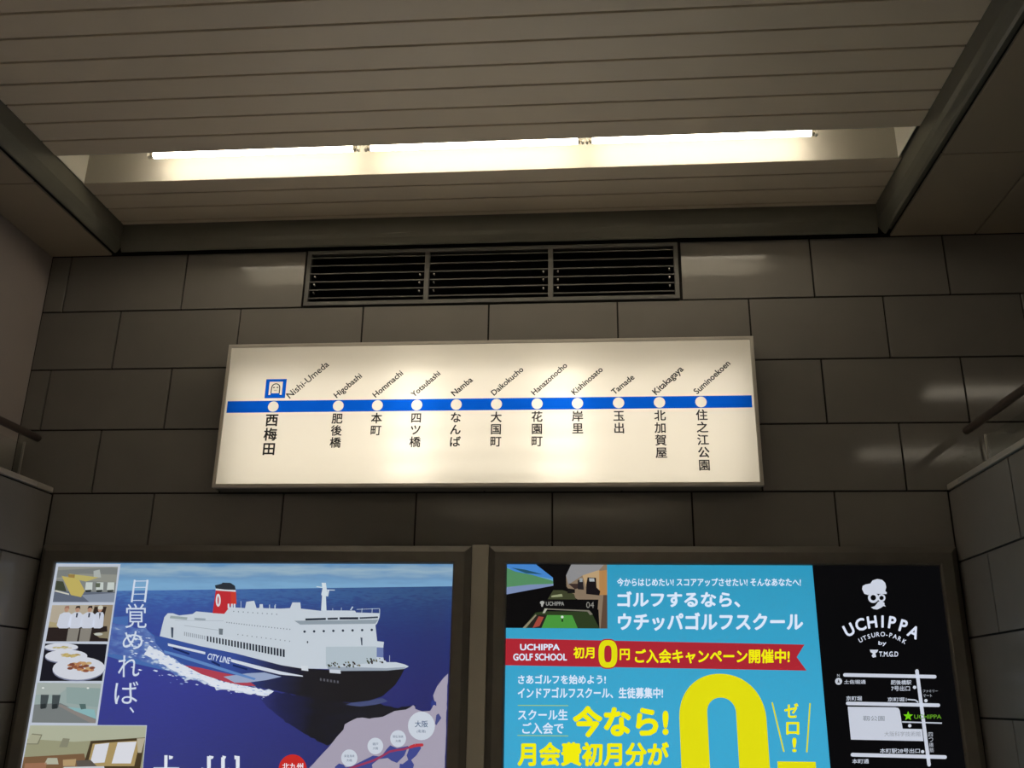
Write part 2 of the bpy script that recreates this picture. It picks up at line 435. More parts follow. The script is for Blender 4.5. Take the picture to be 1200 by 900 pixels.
for y, lab in ((-2.26, 'passage ceiling lamp nearest the tiled wall, mirrored as a streak above the right handrail'), (-3.93, 'passage ceiling lamp farther from the tiled wall, mirrored below the right handrail')):
    t = thing('surface_lamp', lab, 'light', (3.2, y, ZC), 'lamps of the right passage')
    b = MB(); b.box((2.27, y-.085, ZC-.016), (4.13, y+.085, ZC-.0005), M['white'], .004); b.build('lamp_body', t)
    d = MB(); d.box((2.29, y-.070, ZC-.045), (4.11, y+.070, ZC-.0165), M['tube_side'], .012); d.build('diffuser', t)
    for e, s_ in ((2.29, -1), (4.11, 1)):
        h = MB(); h.box((e, y-.074, ZC-.048), (e+s_*.016, y+.074, ZC-.0165), M['white'], .003); h.build('end_cap', t)

# ------------------------------------------------------------------ route map sign
SX0, SX1, SZ0, SZ1, SD = -1.654, .727, 2.366, 3.038, .10
sg = thing('route_map_sign', 'long white illuminated sign with a blue line of eleven stations below the grille', 'sign', ((SX0+SX1)/2, 0, SZ0))
hb = MB(); t_ = .004
hb.box((SX0+.003, -.006, SZ0+.003), (SX1-.003, -.001, SZ1-.003), M['inner'])
for a, b in (((SX0+.002, -SD+.006, SZ0+.002), (SX1-.002, -.001, SZ0+.002+t_)), ((SX0+.002, -SD+.006, SZ1-.002-t_), (SX1-.002, -.001, SZ1-.002)),
             ((SX0+.002, -SD+.006, SZ0+.002), (SX0+.002+t_, -.001, SZ1-.002)), ((SX1-.002-t_, -SD+.006, SZ0+.002), (SX1-.002, -.001, SZ1-.002))):
    hb.box(a, b, M['housing'])
e_ = .0065
for a, b in (((SX0+e_, -.094, SZ0+e_), (SX1-e_, -.007, SZ0+e_+.001)), ((SX0+e_, -.094, SZ1-e_-.001), (SX1-e_, -.007, SZ1-e_)),
             ((SX0+e_, -.094, SZ0+e_), (SX0+e_+.001, -.007, SZ1-e_)), ((SX1-e_-.001, -.094, SZ0+e_), (SX1-e_, -.007, SZ1-e_))):
    hb.box(a, b, M['inner'])
hb.build('housing', sg)
def ring_frame(mb, x0, x1, z0, z1, prof_, mt):
    """prof_: (inset, y) points swept round a rectangle with mitred corners"""
    vs = []; n = len(prof_)
    for cx, cz, sx, sz in ((x0, z0, 1, 1), (x1, z0, -1, 1), (x1, z1, -1, -1), (x0, z1, 1, -1)):
        for i, y in prof_: vs.append((cx+sx*i, y, cz+sz*i))
    fs = []
    for c in range(4):
        d = (c+1) % 4
        for k in range(n):
            q = (k+1) % n; fs.append((c*n+k, d*n+k, d*n+q, c*n+q))
    mb.add(vs, fs, mt)
fr = MB(); ring_frame(fr, SX0, SX1, SZ0, SZ1, [(0, -.075), (0, -.099), (.0015, -.1005), (.014, -.1005), (.0155, -.099), (.0155, -.0945), (.006, -.0945), (.006, -.075)], M['signframe'])
fr.build('frame', sg)
SP = -.0965
def curve_fill(loops, mt, name, parent, Y=SP):
    cu = bpy.data.curves.new('outline', 'CURVE'); cu.dimensions = '2D'; cu.fill_mode = 'BOTH'
    for lp in loops:
        sp = cu.splines.new('POLY'); sp.points.add(len(lp)-1); sp.use_cyclic_u = True
        for k, (x, z) in enumerate(lp): sp.points[k].co = (x, z, 0, 1)
    ob = bpy.data.objects.new('outline', cu); COL.objects.link(ob)
    me = bpy.data.meshes.new_from_object(ob.evaluated_get(bpy.context.evaluated_depsgraph_get()))
    vs = [(v.co.x, Y, v.co.y) for v in me.vertices]; fs = []
    for p in me.polygons:
        f = list(p.vertices); a, b, c = [Vector(vs[i]) for i in f[:3]]
        if (b-a).cross(c-a).y > 0: f = f[::-1]
        fs.append(f)
    bpy.data.objects.remove(ob); bpy.data.curves.remove(cu); bpy.data.meshes.remove(me)
    mb = MB(); mb.add(vs, fs, mt)
    return mb.build(name, parent)
def rect(x0, x1, z0, z1): return [(x0, z0), (x1, z0), (x1, z1), (x0, z1)]
def circ(x, z, r, n=36): return [(x+r*math.cos(2*math.pi*k/n), z+r*math.sin(2*math.pi*k/n)) for k in range(n)]
pz = lambda px, py: (at(px, py, SP).x, at(px, py, SP).z)
dots_px = [(320.2, 476.6), (396.4, 475.3), (442.3, 474.6), (488.5, 474.1), (534.7, 473.8), (581.8, 473.5), (629.4, 473.2), (676.7, 472.8), (724.9, 472.2), (772.8, 471.9), (821.5, 471.7)]
dots = [pz(*d) for d in dots_px]
zm = sum(d[1] for d in dots)/11
stz0, stz1 = zm-.0275, zm+.0275
stx0, stx1 = pz(266, 478)[0], pz(881.3, 471)[0]
pc = pz(323, 455.4); ph = .0475; PIC = rect(pc[0]-ph, pc[0]+ph, pc[1]-ph+.002, pc[1]+ph-.002)
curve_fill([rect(SX0+.010, SX1-.010, SZ0+.010, SZ1-.010), rect(stx0, stx1, stz0, stz1), PIC], M['panel'], 'panel', sg)
curve_fill([rect(stx0, stx1, stz0, stz1)]+[circ(x, zm, .0245) for x, z in dots], M['blue'], 'line_stripe', sg)
for x, z in dots: curve_fill([circ(x, zm, .0245)], M['spot'], 'station_marker', sg)
px_, pz_ = pc
train = [(-.031, -.030), (-.022, -.030), (-.020, -.022), (.020, -.022), (.022, -.030), (.031, -.030), (.031, .033), (-.031, .033)]
train = [(px_+a, pz_+b) for a, b in train]
pg_ = curve_fill([PIC, train], M['blue'], 'metro_pictogram', sg)
curve_fill([train], M['spot'], 'train_symbol', pg_)
fc = MB(); yy = SP-.0004
def flat(mb, pts, mt, y=yy): mb.add([(px_+a, y, pz_+b) for a, b in pts], [list(range(len(pts)))], mt)
arc_o = [(.021*math.cos(a), .004+.021*math.sin(a)) for a in [math.pi*k/12 for k in range(13)]]
arc_i = [(.0165*math.cos(a), .004+.0165*math.sin(a)) for a in [math.pi*k/12 for k in range(13)]]
fc.add([(px_+a, yy, pz_+b) for a, b in arc_o+arc_i], [(k, k+1, 14+k, 13+k) for k in range(12)], M['black'])
for sx in (-1, 1):
    flat(fc, [(sx*.0215, -.022), (sx*.0165, -.022), (sx*.0165, .004), (sx*.021, .004)], M['black'])
    flat(fc, [(sx*.013, .003), (sx*.004, .003), (sx*.004, .008), (sx*.013, .008)], M['black'])
flat(fc, [(-.006, -.012), (.006, -.012), (.008, -.006), (-.008, -.006)], M['signframe'])
fc.build('train_detail', pg_)
NAMES = [('西梅田', 'Nishi-Umeda'), ('肥後橋', 'Higobashi'), ('本町', 'Hommachi'), ('四ツ橋', 'Yotsubashi'), ('なんば', 'Namba'), ('大国町', 'Daikokucho'),
         ('花園町', 'Hanazonocho'), ('岸里', 'Kishinosato'), ('玉出', 'Tamade'), ('北加賀屋', 'Kitakagaya'), ('住之江公園', 'Suminoekoen')]
ROM = [((339.6, 467.2), (386, 428.0)), ((394.6, 466.6), (424.6, 441.6)), ((440.2, 466.2), (472.8, 438.2)), ((485, 465.6), (516.5, 438.6)), ((532.4, 464.4), (554.6, 446)),
       ((579, 463.8), (614, 433.8)), ((626.3, 463.4), (665.3, 429)), ((673.3, 463), (707, 433.8)), ((720, 462.8), (744, 443.2)), ((769, 463), (801.4, 433.2)), ((817, 462.3), (856.3, 426.6))]
for i, (jp, en) in enumerate(NAMES):
    pr = Print(SP-.0006); x = dots[i][0]
    size, pitch = (.057, .0665) if i == 0 else (.047, .0553)
    top = stz0-(.008 if i else .007)
    for k, ch in enumerate(jp):
        v, f = glyphs(ch, .017 if i else .024)
        a, b, c, d = bbox(v)
        cz = top-size*.5-k*pitch
        # centre each character in its square
        small = ch in 'ツ'
        sc = size/.92
        pr.add([(x+(q[0]-.5)*sc, pr.Y, cz+(q[1]-.38)*sc) for q in v], f, M['black'])
    pr.build('station_name', sg)
    pr = Print(SP-.0006); pr.rtext(en, ROM[i][0], ROM[i][1], M['black'], .022 if i else .010, 0); pr.build('romanized_name', sg)
SIGN_TUBES = ((-1.60, -.68), (-.875, -.015), (-.215, .68))
for k, (a, b) in enumerate(SIGN_TUBES):
    for j, z in enumerate((2.435, 2.545, 2.655, 2.765, 2.86)):
        tb = MB(); y = -.030 if k != 1 else -.046
        zz = z+(.02 if k == 1 else 0)
        tb.cyl((a, y, zz), (b, y, zz), .008, M['tube_sign'], 12); tb.build('lamp_tube', sg)

# ------------------------------------------------------------------ ventilation grille
vg = thing('ventilation_grille', 'dark grey three-bay louvred ventilation grille at the top of the tiled wall', 'grille', ((VX0+VX1)/2, 0, VZ0))
fr = MB(); ring_frame(fr, VX0+.001, VX1-.001, VZ0+.001, VZ1-.001, [(0, .012), (0, -.010), (.001, -.011), (.019, -.011), (.020, -.010), (.020, .012)], M['grille']); fr.build('frame', vg)
MUL = (-.762, -.171)
for x in MUL:
    mm = MB(); mm.box((x-.012, -.010, VZ0+.019), (x+.012, .012, VZ1-.019), M['grille'], .0015); mm.build('mullion', vg)
bays = [(VX0+.0215, MUL[0]-.0125), (MUL[0]+.0125, MUL[1]-.0125), (MUL[1]+.0125, VX1-.0215)]
for a, b in bays:
    for k in range(6):
        z = 3.3085+.0424*k
        bl = MB()
        pr_ = [(-.004, z-.004), (-.0045, z+.002), (.002, z+.004), (.052, z+.028), (.053, z+.025), (.003, z)]
        n = len(pr_); vs = [(q, y, zz) for q in (a, b) for y, zz in pr_]
        bl.add(vs, [(i, (i+1) % n, n+(i+1) % n, n+i) for i in range(n)]+[list(range(n))[::-1], list(range(n, 2*n))], M['grille'])
        bo = bl.build('louvre_blade', vg)
        if 0 < k < 4:
            for xx in (a+.022, b-.022):
                sc = MB(); sc.cyl((xx, -.0055, z-.014), (xx, .010, z-.014), .0035, M['steel'], 10); sc.build('screw', bo)
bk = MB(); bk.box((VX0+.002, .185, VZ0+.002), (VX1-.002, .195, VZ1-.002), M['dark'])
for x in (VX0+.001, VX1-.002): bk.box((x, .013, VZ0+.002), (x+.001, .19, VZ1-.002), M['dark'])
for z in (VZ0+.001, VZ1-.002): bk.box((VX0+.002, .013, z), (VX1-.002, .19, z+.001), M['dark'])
bk.build('duct', vg)

# ------------------------------------------------------------------ handrails and glass screens on the low walls
for X, sx, lab in ((-2.512, -1, 'left'), (1.585, 1, 'right')):
    hr = thing('handrail', 'brown metal handrail above the low tiled wall on the %s' % lab, 'handrail', (X, -.07, LEDGE+.026))
    rl = MB(); rl.cyl((X, -.075, 2.603), (X, -5.9, 2.603), .017, M['rail'], 24)
    bm = bmesh.new(); bmesh.ops.create_uvsphere(bm, u_segments=24, v_segments=10, radius=.017)
    bmesh.ops.transform(bm, matrix=Matrix.Translation((X, -.075, 2.603)) @ Matrix.Diagonal((1, .5, 1, 1)), verts=bm.verts); rl.bm(bm, M['rail'], True)
    rl.build('rail', hr)
    for y in (-1.25, -2.45, -3.65, -4.85):
        p = MB(); p.cyl((X, y, LEDGE+.028), (X, y, 2.59), .011, M['steel'], 16); p.cyl((X, y, LEDGE+.0265), (X, y, LEDGE+.033), .032, M['steel'], 20); p.build('post', hr)
    gx = X+sx*.092
    gs = thing('glass_screen', 'low clear glass screen behind the handrail on the %s low wall' % lab, 'glass screen', (gx, -.03, LEDGE+.026))
    g = MB(); g.box((gx-.004, -5.9, LEDGE+.027), (gx+.004, -.032, 2.585), M['glass']); g.build('glass_pane', gs)
    g = MB(); g.box((gx-.0055, -.032, LEDGE+.027), (gx+.0055, -.024, 2.600), M['steel'], .002); g.build('edge_strip', gs)

# ------------------------------------------------------------------ poster lightboxes
PY = -.034
FPROF = [(0, -.002), (0, -.026), (.002, -.029), (.028, -.050), (.070, -.050), (.076, -.046), (.080, -.030), (.080, -.002)]
def lightbox(x0, x1, label):
    t = thing('poster_lightbox', label, 'lightbox', ((x0+x1)/2, 0, .78), 'poster lightboxes under the route sign')
    fr = MB(); ring_frame(fr, x0, x1, .78, 2.123, FPROF, M['frame']); fr.build('frame', t)
    bk = MB(); bk.box((x0+.06, -.020, .84), (x1-.06, -.003, 2.063), M['housing']); bk.build('back_box', t)
    return t
BOT = 903
WHITE = (206, 214, 226)

# --- ferry poster
lb = lightbox(-2.424, -.504, 'framed backlit ferry poster with a white ship on a blue sea, left of the two')
base = MB(); X0, X1, Z0, Z1 = -2.350, -.578, .855, 2.049
zh0, zh1 = at(140, 694, PY).z, at(529, 687, PY).z
sea = ink_ramp('print_sea', [(0, (50, 56, 128)), (.45, (54, 60, 144)), (.75, (54, 70, 150)), (.93, (58, 88, 160)), (1, (70, 112, 174))], 2, at(300, 900, PY).z, zh0, (5, 1, 26), .34, 6)
fade_x(sea, at(200, 760, PY).x, at(500, 760, PY).x, .5)
sky = ink_ramp('print_sky', [(0, (122, 168, 205)), (.35, (108, 150, 190)), (.65, (150, 178, 196)), (1, (92, 140, 186))], 2, zh1, Z1-.0, (2.2, 1, 16), .75, 3)
base.add([(X0, PY, Z0), (X1, PY, Z0), (X1, PY, zh1), (X0, PY, zh0)], [(0, 1, 2, 3)], sea)
base.add([(X0, PY, zh0), (X1, PY, zh1), (X1, PY, Z1), (X0, PY, Z1)], [(0, 1, 2, 3)], sky)
base.box((X0, PY+.0005, Z0), (X1, PY+.004, Z1), M['white'])
po = base.build('poster', lb)
# ship
p = Print(PY)
def jag(pts, amp, step=4):
    out = []
    for a, b in zip(pts, pts[1:]+pts[:1]):
        n = max(1, int(math.hypot(b[0]-a[0], b[1]-a[1])/step))
        for k in range(n):
            t = k/n; out.append((a[0]*(1-t)+b[0]*t+random.uniform(-amp, amp), a[1]*(1-t)+b[1]*t+random.uniform(-amp, amp)))
    return out
xh = lambda px: at(px, 790, PY).x
foam = ink_ramp('print_foam', [(0, (70, 92, 165)), (.42, (95, 125, 185)), (.55, (190, 204, 222)), (1, (222, 230, 240))], 0, xh(100), xh(330), (3, 1, 7), 1.5, 9)
shade1 = ink((33, 38, 88)); 
p.poly([(150, 742), (172, 738), (185, 748), (200, 765), (240, 780), (300, 800), (285, 806), (235, 795), (205, 788), (150, 776), (122, 768), (124, 724), (150, 722)], ink((72, 108, 172)), 0.6)
p.poly(jag([(124, 728), (150, 734), (168, 736), (183, 747), (192, 763), (218, 780), (262, 799), (322, 810), (314, 816), (285, 812), (255, 808), (235, 799), (214, 796), (198, 786), (180, 778), (150, 771), (122, 764)], 1.6), foam, 1)
foam2 = ink_ramp('print_foam_white', [(0, (120, 145, 196)), (.3, (176, 192, 218)), (.45, (212, 220, 232)), (1, (224, 230, 240))], 0, xh(60), xh(240), (3, 1, 7), 1.1, 10)
p.poly(jag([(176, 757), (188, 763.5), (218, 781), (240, 790), (262, 799), (320, 811), (312, 814), (285, 811), (255, 806), (236, 796), (216, 792), (200, 784), (184, 774), (168, 766)], 1.1, 2.5), foam2, 1.4)
for k in range(210):
    t = random.random(); x = 150+t*165; y = 757+t*56 if x > 180 else 745+(x-150)*.4
    y += random.gauss(0, 1) * (13*(1-t)+2.2)+4*(1-t); r = random.uniform(.5, 1.9)*(1.2-.5*t)
    c = random.choice([(205, 215, 230), (180, 196, 220), (140, 162, 206), (214, 222, 234)])
    p.poly([(x-r*1.5, y), (x-r*.3, y-r*.5), (x+r*1.6, y+r*.1), (x+r*.4, y+r*.6)], c, 1.5+.001*k)
dark = ink_ramp('print_ship_shadow', [(0, (48, 54, 132)), (.5, (30, 34, 78)), (1, (20, 21, 30))], 0, xh(290), xh(372), (2, 1, 9), .35, 5)
p.poly(jag([(296, 806), (330, 812), (413, 824), (436, 822), (462, 830), (488, 826), (480, 834), (440, 844), (415, 852), (398, 866), (384, 874), (360, 862), (335, 846), (312, 828)], .8), dark, .8)
p.poly([(413, 823), (433, 820.5), (448, 818), (455, 822), (440, 826), (422, 828), (405, 826)], (70, 78, 118), 1)
hullm = ink_ramp('print_hull', [(0, (54, 84, 158)), (.42, (50, 74, 150)), (.62, (36, 42, 82)), (.8, (24, 24, 32)), (1, (20, 20, 26))], 0, xh(180), xh(400), (1, 1, 12), .10, 4)
p.poly([(180.7, 745), (203, 748.7), (234, 756.5), (276.7, 765.3), (330, 779), (353, 783), (400, 786), (453, 785.5), (474, 784), (470, 792), (463, 803), (448, 816), (433, 821), (413, 823.4), (391, 822), (348, 814.8), (324, 809.3), (290, 803), (262, 797), (236, 789), (218, 780.7), (190, 762.5), (182, 753)], hullm, 2)
p.poly([(216, 779.5), (232, 782), (262, 788.5), (284, 793), (300, 804), (285, 803.5), (262, 798.5), (236, 790)], (172, 66, 82), 2.5)
p.poly([(262, 793), (290, 789), (310, 788), (330, 793), (312, 797), (290, 800), (275, 800)], (150, 165, 196), 2.6)
p.poly([(192, 762), (215, 768), (262, 783), (300, 795), (298, 797), (260, 786), (215, 772), (193, 765)], (96, 134, 192), 2.7)
p.poly([(196.7, 753.8), (240.6, 764), (240.6, 766.9), (197, 756.8)], WHITE, 3)
p.poly([(270.6, 772), (300, 779.5), (330, 787), (355, 791.8), (355, 793), (328, 790.5), (298, 783.3), (270.8, 775.6)], WHITE, 3)
for a, b in (((203, 759.5), (222, 766.5)), ((248, 775), (258, 780)), ((273, 779.5), (290, 784.5))): p.line([a, b], 2.2, (28, 42, 92), 3)
p.rtext('CITY LINE', (242.6, 772.2), (268.9, 777.8), WHITE, .014, 3.5, 1.5)
sup = [(187.3, 745.5), (190, 734), (192.7, 723.3), (196.7, 718.7), (202.7, 718.7), (210, 721.3), (226, 719.5), (230, 716.5), (248.7, 718.2), (262, 719.3), (264.7, 711.3), (287.3, 712.7), (288.7, 705.3), (298, 704), (300.7, 712.7), (304, 712.5), (304.5, 708), (308, 708), (308.5, 712.7), (328.7, 713.3), (340, 712.7), (342.7, 706), (352, 706), (352.7, 713.3), (376, 715.8), (382.7, 715.3), (416, 715.6), (417.3, 717.8), (445.3, 718.6), (444.9, 723.3), (442, 730.7), (440, 732.7), (442, 751.3), (450, 752.2), (449.3, 758), (449.3, 771.3), (453.3, 776), (464, 776), (474, 778.5), (479.3, 781), (473.3, 784), (453.3, 785.9), (400, 786.3), (384, 784), (353, 783.3), (330, 779.6), (276.7, 765.8), (234, 757), (203, 749.3)]
p.poly(sup, (196, 206, 216), 4)
p.poly([(384, 781), (453, 783), (476, 781.5), (473.3, 784), (453.3, 785.9), (400, 786.3), (384, 784)], (150, 162, 176), 4.5)
p.poly([(382, 758), (441, 757.5), (442, 776), (425, 778), (382, 781)], (176, 190, 200), 4.5)
p.poly([(441.5, 758.5), (449.3, 759), (449.3, 770.5), (441.5, 770)], (108, 124, 172), 4.6)
p.poly([(345, 727.5), (352, 732), (440, 731), (443.5, 726), (400, 727)], (142, 155, 166), 4.5)
p.line([(358, 726), (382, 725.3)], 2.4, (38, 46, 58), 5); p.line([(384, 725.2), (396, 724.9)], 2.2, (38, 46, 58), 5); p.line([(398, 724.7), (420, 724.6)], 2.6, (34, 40, 52), 5); p.line([(421.5, 724.4), (443, 723.4)], 2, (62, 72, 84), 5)
for k in range(8): p.ell((357+11.25*k, 740.2-.29*k), 1.45, 1.45, (44, 54, 70), 5, 12)
p.poly([(376.4, 715.6), (377.5, 698), (376.5, 697), (378, 690), (377, 683), (382, 683), (383.8, 697), (382, 699), (382.7, 715.6)], (204, 216, 224), 5)
for a, b, c in (((371, 687.5), (382, 689), 1.1), ((382, 691.4), (392.5, 691.6), 1), ((385, 691), (383.5, 699), 2.2), ((411, 715), (413.5, 711), 1.4), ((445, 719), (445, 713.5), .7), ((418, 714.2), (445, 713.2), .5), ((424, 718), (424.4, 713), .6), ((436, 718.5), (436.3, 713), .6), ((390, 715.5), (390, 712.8), .6), ((400, 715.5), (400.3, 712), .6), ((456.5, 775.5), (456.7, 768), .5), ((282.5, 712.5), (282.5, 704.5), .5), ((316, 713), (316, 708.5), .8), ((322.5, 713), (323, 708), .7), ((322, 713), (322, 709.5), .6)):
    p.line([a, b], c, (196, 208, 218), 5)
nwin = 26
for k in range(nwin):
    t = k/(nwin-1); x = 243.5+t*(332.6-243.5); y = 748.6+t*(765.5-748.6); h = 6.2+t*2.6
    p.poly([(x-.9-.25*t, y-h/2-.3), (x+.9+.25*t, y-h/2+.1), (x+.9+.25*t, y+h/2+.2), (x-.9-.25*t, y+h/2-.2)], (40, 46, 58), 5)
for k in range(11):
    x = 216.5+2.35*k; y = 742.6+.45*k; p.poly([(x-.6, y-2.2), (x+.6, y-2.1), (x+.6, y+2.6), (x-.6, y+2.4)], (150, 160, 172), 5)
for k in range(24):
    x = 266+2.75*k+.02*k*k; y = 729.3+.36*k; p.ell((x, y), .65, .75, (120, 132, 146), 5, 8)
for k in range(10):
    x = 274+5.6*k; y = 716.5+.38*k; p.ell((x, y), .7, .8, (128, 140, 152), 5, 8)
for k in range(12):
    x = 279+5.5*k; y = 743.6+.72*k; p.ell((x, y), .6, .75, (116, 128, 142), 5, 8)
p.poly([(200.5, 735), (203.5, 735.5), (203, 747.5), (201, 747)], (64, 76, 92), 5); p.poly([(256.5, 736.5), (261.5, 736.8), (261, 744), (256.8, 743.6)], (108, 118, 126), 5)
p.poly([(228, 724), (241, 724.8), (241, 727.5), (228, 726.5)], (150, 162, 172), 5); p.line([(205, 727), (262, 727.5)], .5, (165, 176, 188), 5); p.line([(216, 733), (256, 738.5)], .6, (160, 172, 184), 5)
p.poly([(200, 721.5), (220, 723.5), (219, 726.5), (199, 724.5)], (150, 164, 168), 5)
p.poly([(422.5, 747), (424.8, 747.4), (424.8, 756.5), (423.5, 756)], (62, 74, 92), 5); p.ell((360.5, 752.5), .9, 1.5, (60, 70, 84), 5, 8)
for k in range(46):
    a = random.random()
    x = 385+a*37 if k < 30 else 429+random.random()*22; y = (779.5 if k < 30 else 775)+random.uniform(-3.4, 2.2)
    s = random.uniform(.6, 1.5); p.poly([(x-s, y-s), (x+s*.6, y-s*.8), (x+s, y+s), (x-s*.5, y+s*.9)], random.choice([(52, 60, 52), (70, 76, 60), (96, 92, 70), (60, 48, 52)]), 5.5)
p.poly([(353, 780), (361, 780.5), (361.5, 786.5), (353.5, 785.5)], (206, 214, 222), 5); p.poly([(386, 784.5), (399, 785), (399.5, 789.5), (386.5, 788.5)], (200, 208, 218), 5)
for k in range(6): p.poly([(375+4*k, 794.5+.6*k), (377+4*k, 794.8+.6*k), (377+4*k, 798+.6*k), (375+4*k, 797.6+.6*k)], (96, 96, 104), 3)
# funnel
p.poly([(253, 691.5), (276.7, 693), (277.3, 708), (270, 710.5), (263, 719.4), (249.3, 718.6)], (186, 46, 54), 5)
p.poly([(270.5, 694), (276.7, 693.5), (277.3, 707.5), (271, 709)], (196, 62, 48), 5.3)
p.poly([(252.8, 689.6), (276.4, 691.2), (276.4, 693.6), (252.8, 692)], (206, 212, 218), 5.5)
p.poly([(252, 686), (260, 684), (261, 682.8), (270, 683), (275.5, 686.5), (276.4, 691.4), (264, 691), (253, 689.7)], (44, 50, 58), 6)
p.ell((255.9, 703.5), 2.9, 7.6, (214, 216, 222), 6); p.ell((255.9, 703.5), .9, 4.8, (186, 70, 80), 6.5, 14)
for x in (268, 272, 275): p.line([(x, 713), (x, 707.6)], 2, (206, 214, 222), 6)
p.build('ship_picture', po)
# vertical headline
p = Print(PY)
for ch, a, b, c, d in (('覚', 147, 707.5, 172, 736), ('め', 144, 739.5, 167.5, 761), ('れ', 138.5, 768, 163.5, 793.5), ('ば', 134.5, 798.5, 162.5, 825), ('、', 152, 828.5, 157.5, 835.5)):
    p.text(ch, a, b, c, d, (206, 216, 232), .0, 8)
SER = (206, 216, 232)
p.line([(158.2, 679.5), (154.6, 705.8)], 2.2, SER, 8); p.line([(173.2, 679.5), (170, 705.8)], 2.4, SER, 8)
for t in (.06, .34, .64, .92): p.line([(158.2-3.6*t, 679.5+26.3*t), (173.2-3.2*t, 679.3+26.3*t)], .9, SER, 8.2)
p.build('headline', po); p = Print(PY)
for x0, x1 in ((197.8, 201), (245, 248.5), (260.4, 263), (274.5, 278.5)): p.poly([(x0+.4, 885.2), (x1+2.2, 886.4), (x1+1.4, 889), (x0+.6, 890)], (222, 228, 238), 8.3)
for ch, a, b, c, d in (('九', 178, 885, 222, 938), ('州', 231, 886, 281, 938)):
    v = 1
    p.text(ch, a, b, c, d, (222, 228, 238), .0, 8)
p.build('headline', po)
# inset pictures
def inset(q, fn):
    p = Print(PY); g = quad_uv(q)
    def P(pts, c, L=9): p.poly([g(*a) for a in pts], c, L)
    def El(u, v, ru, rv, c, L=9, n=24): p.poly([g(u+ru*math.cos(6.2832*k/n), v+rv*math.sin(6.2832*k/n)) for k in range(n)], c, L)
    fn(p, P, El); p.build('inset_picture', po)
p = Print(PY); p.poly([(66.3, 660.5), (141.6, 661), (114.5, 849.7), (172.5, 849.9), (167.5, BOT), (24, BOT)], (188, 196, 210), 7); p.build('picture_border', po)
F = [(0, 0), (1, 0), (1, 1), (0, 1)]
def buffet(p, P, El):
    P(F, (128, 132, 130), 8)
    P([(0, 0), (1, 0), (1, .45), (0, .35)], (142, 144, 136), 8.3); P([(0, .1), (.9, .02), (1, .05), (1, .22), (.4, .2), (0, .32)], (122, 126, 124), 8.5)
    P([(0, .68), (.3, .7), (1, .72), (1, 1), (0, 1)], (96, 104, 120), 8.6); P([(.45, .8), (1, .74), (1, 1), (.6, 1)], (132, 142, 158), 8.7)
    P([(0, .4), (.12, .42), (.2, .7), (0, .66)], (66, 72, 58), 8.8)
    P([(.02, .66), (.25, .76), (.25, .8), (.0, .7)], (196, 196, 186), 9)
    P([(.08, .26), (.2, .3), (.36, .32), (.5, .68), (.45, .86), (.28, .8)], (188, 172, 98), 9); P([(.2, .2), (.5, .26), (.7, .3), (.5, .42), (.34, .36)], (182, 172, 106), 9.2)
    P([(.18, .22), (.3, .22), (.3, .32), (.2, .3)], (150, 124, 70), 9.4)
    for u in (.5, .68, .86): P([(u, .44), (u+.11, .44), (u+.12, .66), (u, .68)], (196, 204, 200), 9.4); P([(u+.0, .66), (u+.11, .65), (u+.1, .71), (u+.02, .72)], (44, 50, 48), 9.6)
    P([(.66, .46), (.74, .46), (.74, .58), (.67, .58)], (92, 100, 84), 9.7); P([(.6, .12), (.7, .08), (.74, .3), (.62, .32)], (170, 176, 172), 9.1)
inset([(68.6, 664.1), (138.6, 664.3), (133.9, 705.8), (62.2, 705.6)], buffet)
def cooks(p, P, El):
    P(F, (148, 134, 112), 8); P([(0, 0), (.7, 0), (.66, .4), (0, .5)], (176, 166, 148), 8.2); P([(.7, .05), (.9, .05), (.86, .7), (.66, .7)], (50, 40, 34), 8.3)
    P([(0, .62), (.95, .58), (1, 1), (0, 1)], (44, 36, 34), 8.4); P([(0, .45), (.15, .5), (.15, .62), (0, .58)], (168, 156, 120), 8.5)
    for u, hair, s in ((.25, (150, 110, 96), 0), (.43, (40, 34, 34), 1), (.63, (40, 34, 34), 1), (.8, (206, 206, 196), 2)):
        w = .1 if s < 2 else .075
        P([(u-w, .26), (u-.04, .2), (u+.05, .2), (u+w, .27), (u+w+.01, .6), (u+w*.6, .64), (u-w*.7, .64), (u-w-.02, .56)], (200, 206, 220), 8.9)
        El(u, .12, .036, .075, (178, 140, 118), 9.2, 14); P([(u-.04, .12), (u-.03, .03), (u+.03, .02), (u+.045, .12), (u+.02, .075), (u-.02, .08)], hair, 9.4)
        if s == 1:
            P([(u-.1, .64), (u+.08, .64), (u+.07, 1), (u-.1, 1)], (134, 130, 122), 9); P([(u-.012, .22), (u+.018, .22), (u+.014, .34), (u-.01, .34)], (58, 62, 78), 9.3)
        if s == 2: El(u, .07, .042, .06, (200, 198, 184), 9.6, 14); P([(u-.01, .22), (u+.02, .22), (u+.01, .4)], (52, 52, 60), 9.3)
    P([(.74, .78), (1, .72), (1, .92), (.86, .9)], (136, 128, 104), 9.2); El(.83, .8, .07, .04, (188, 190, 180), 9.5, 14)
inset([(61.6, 709.3), (132.8, 708.9), (126.9, 751.8), (54, 751.6)], cooks)
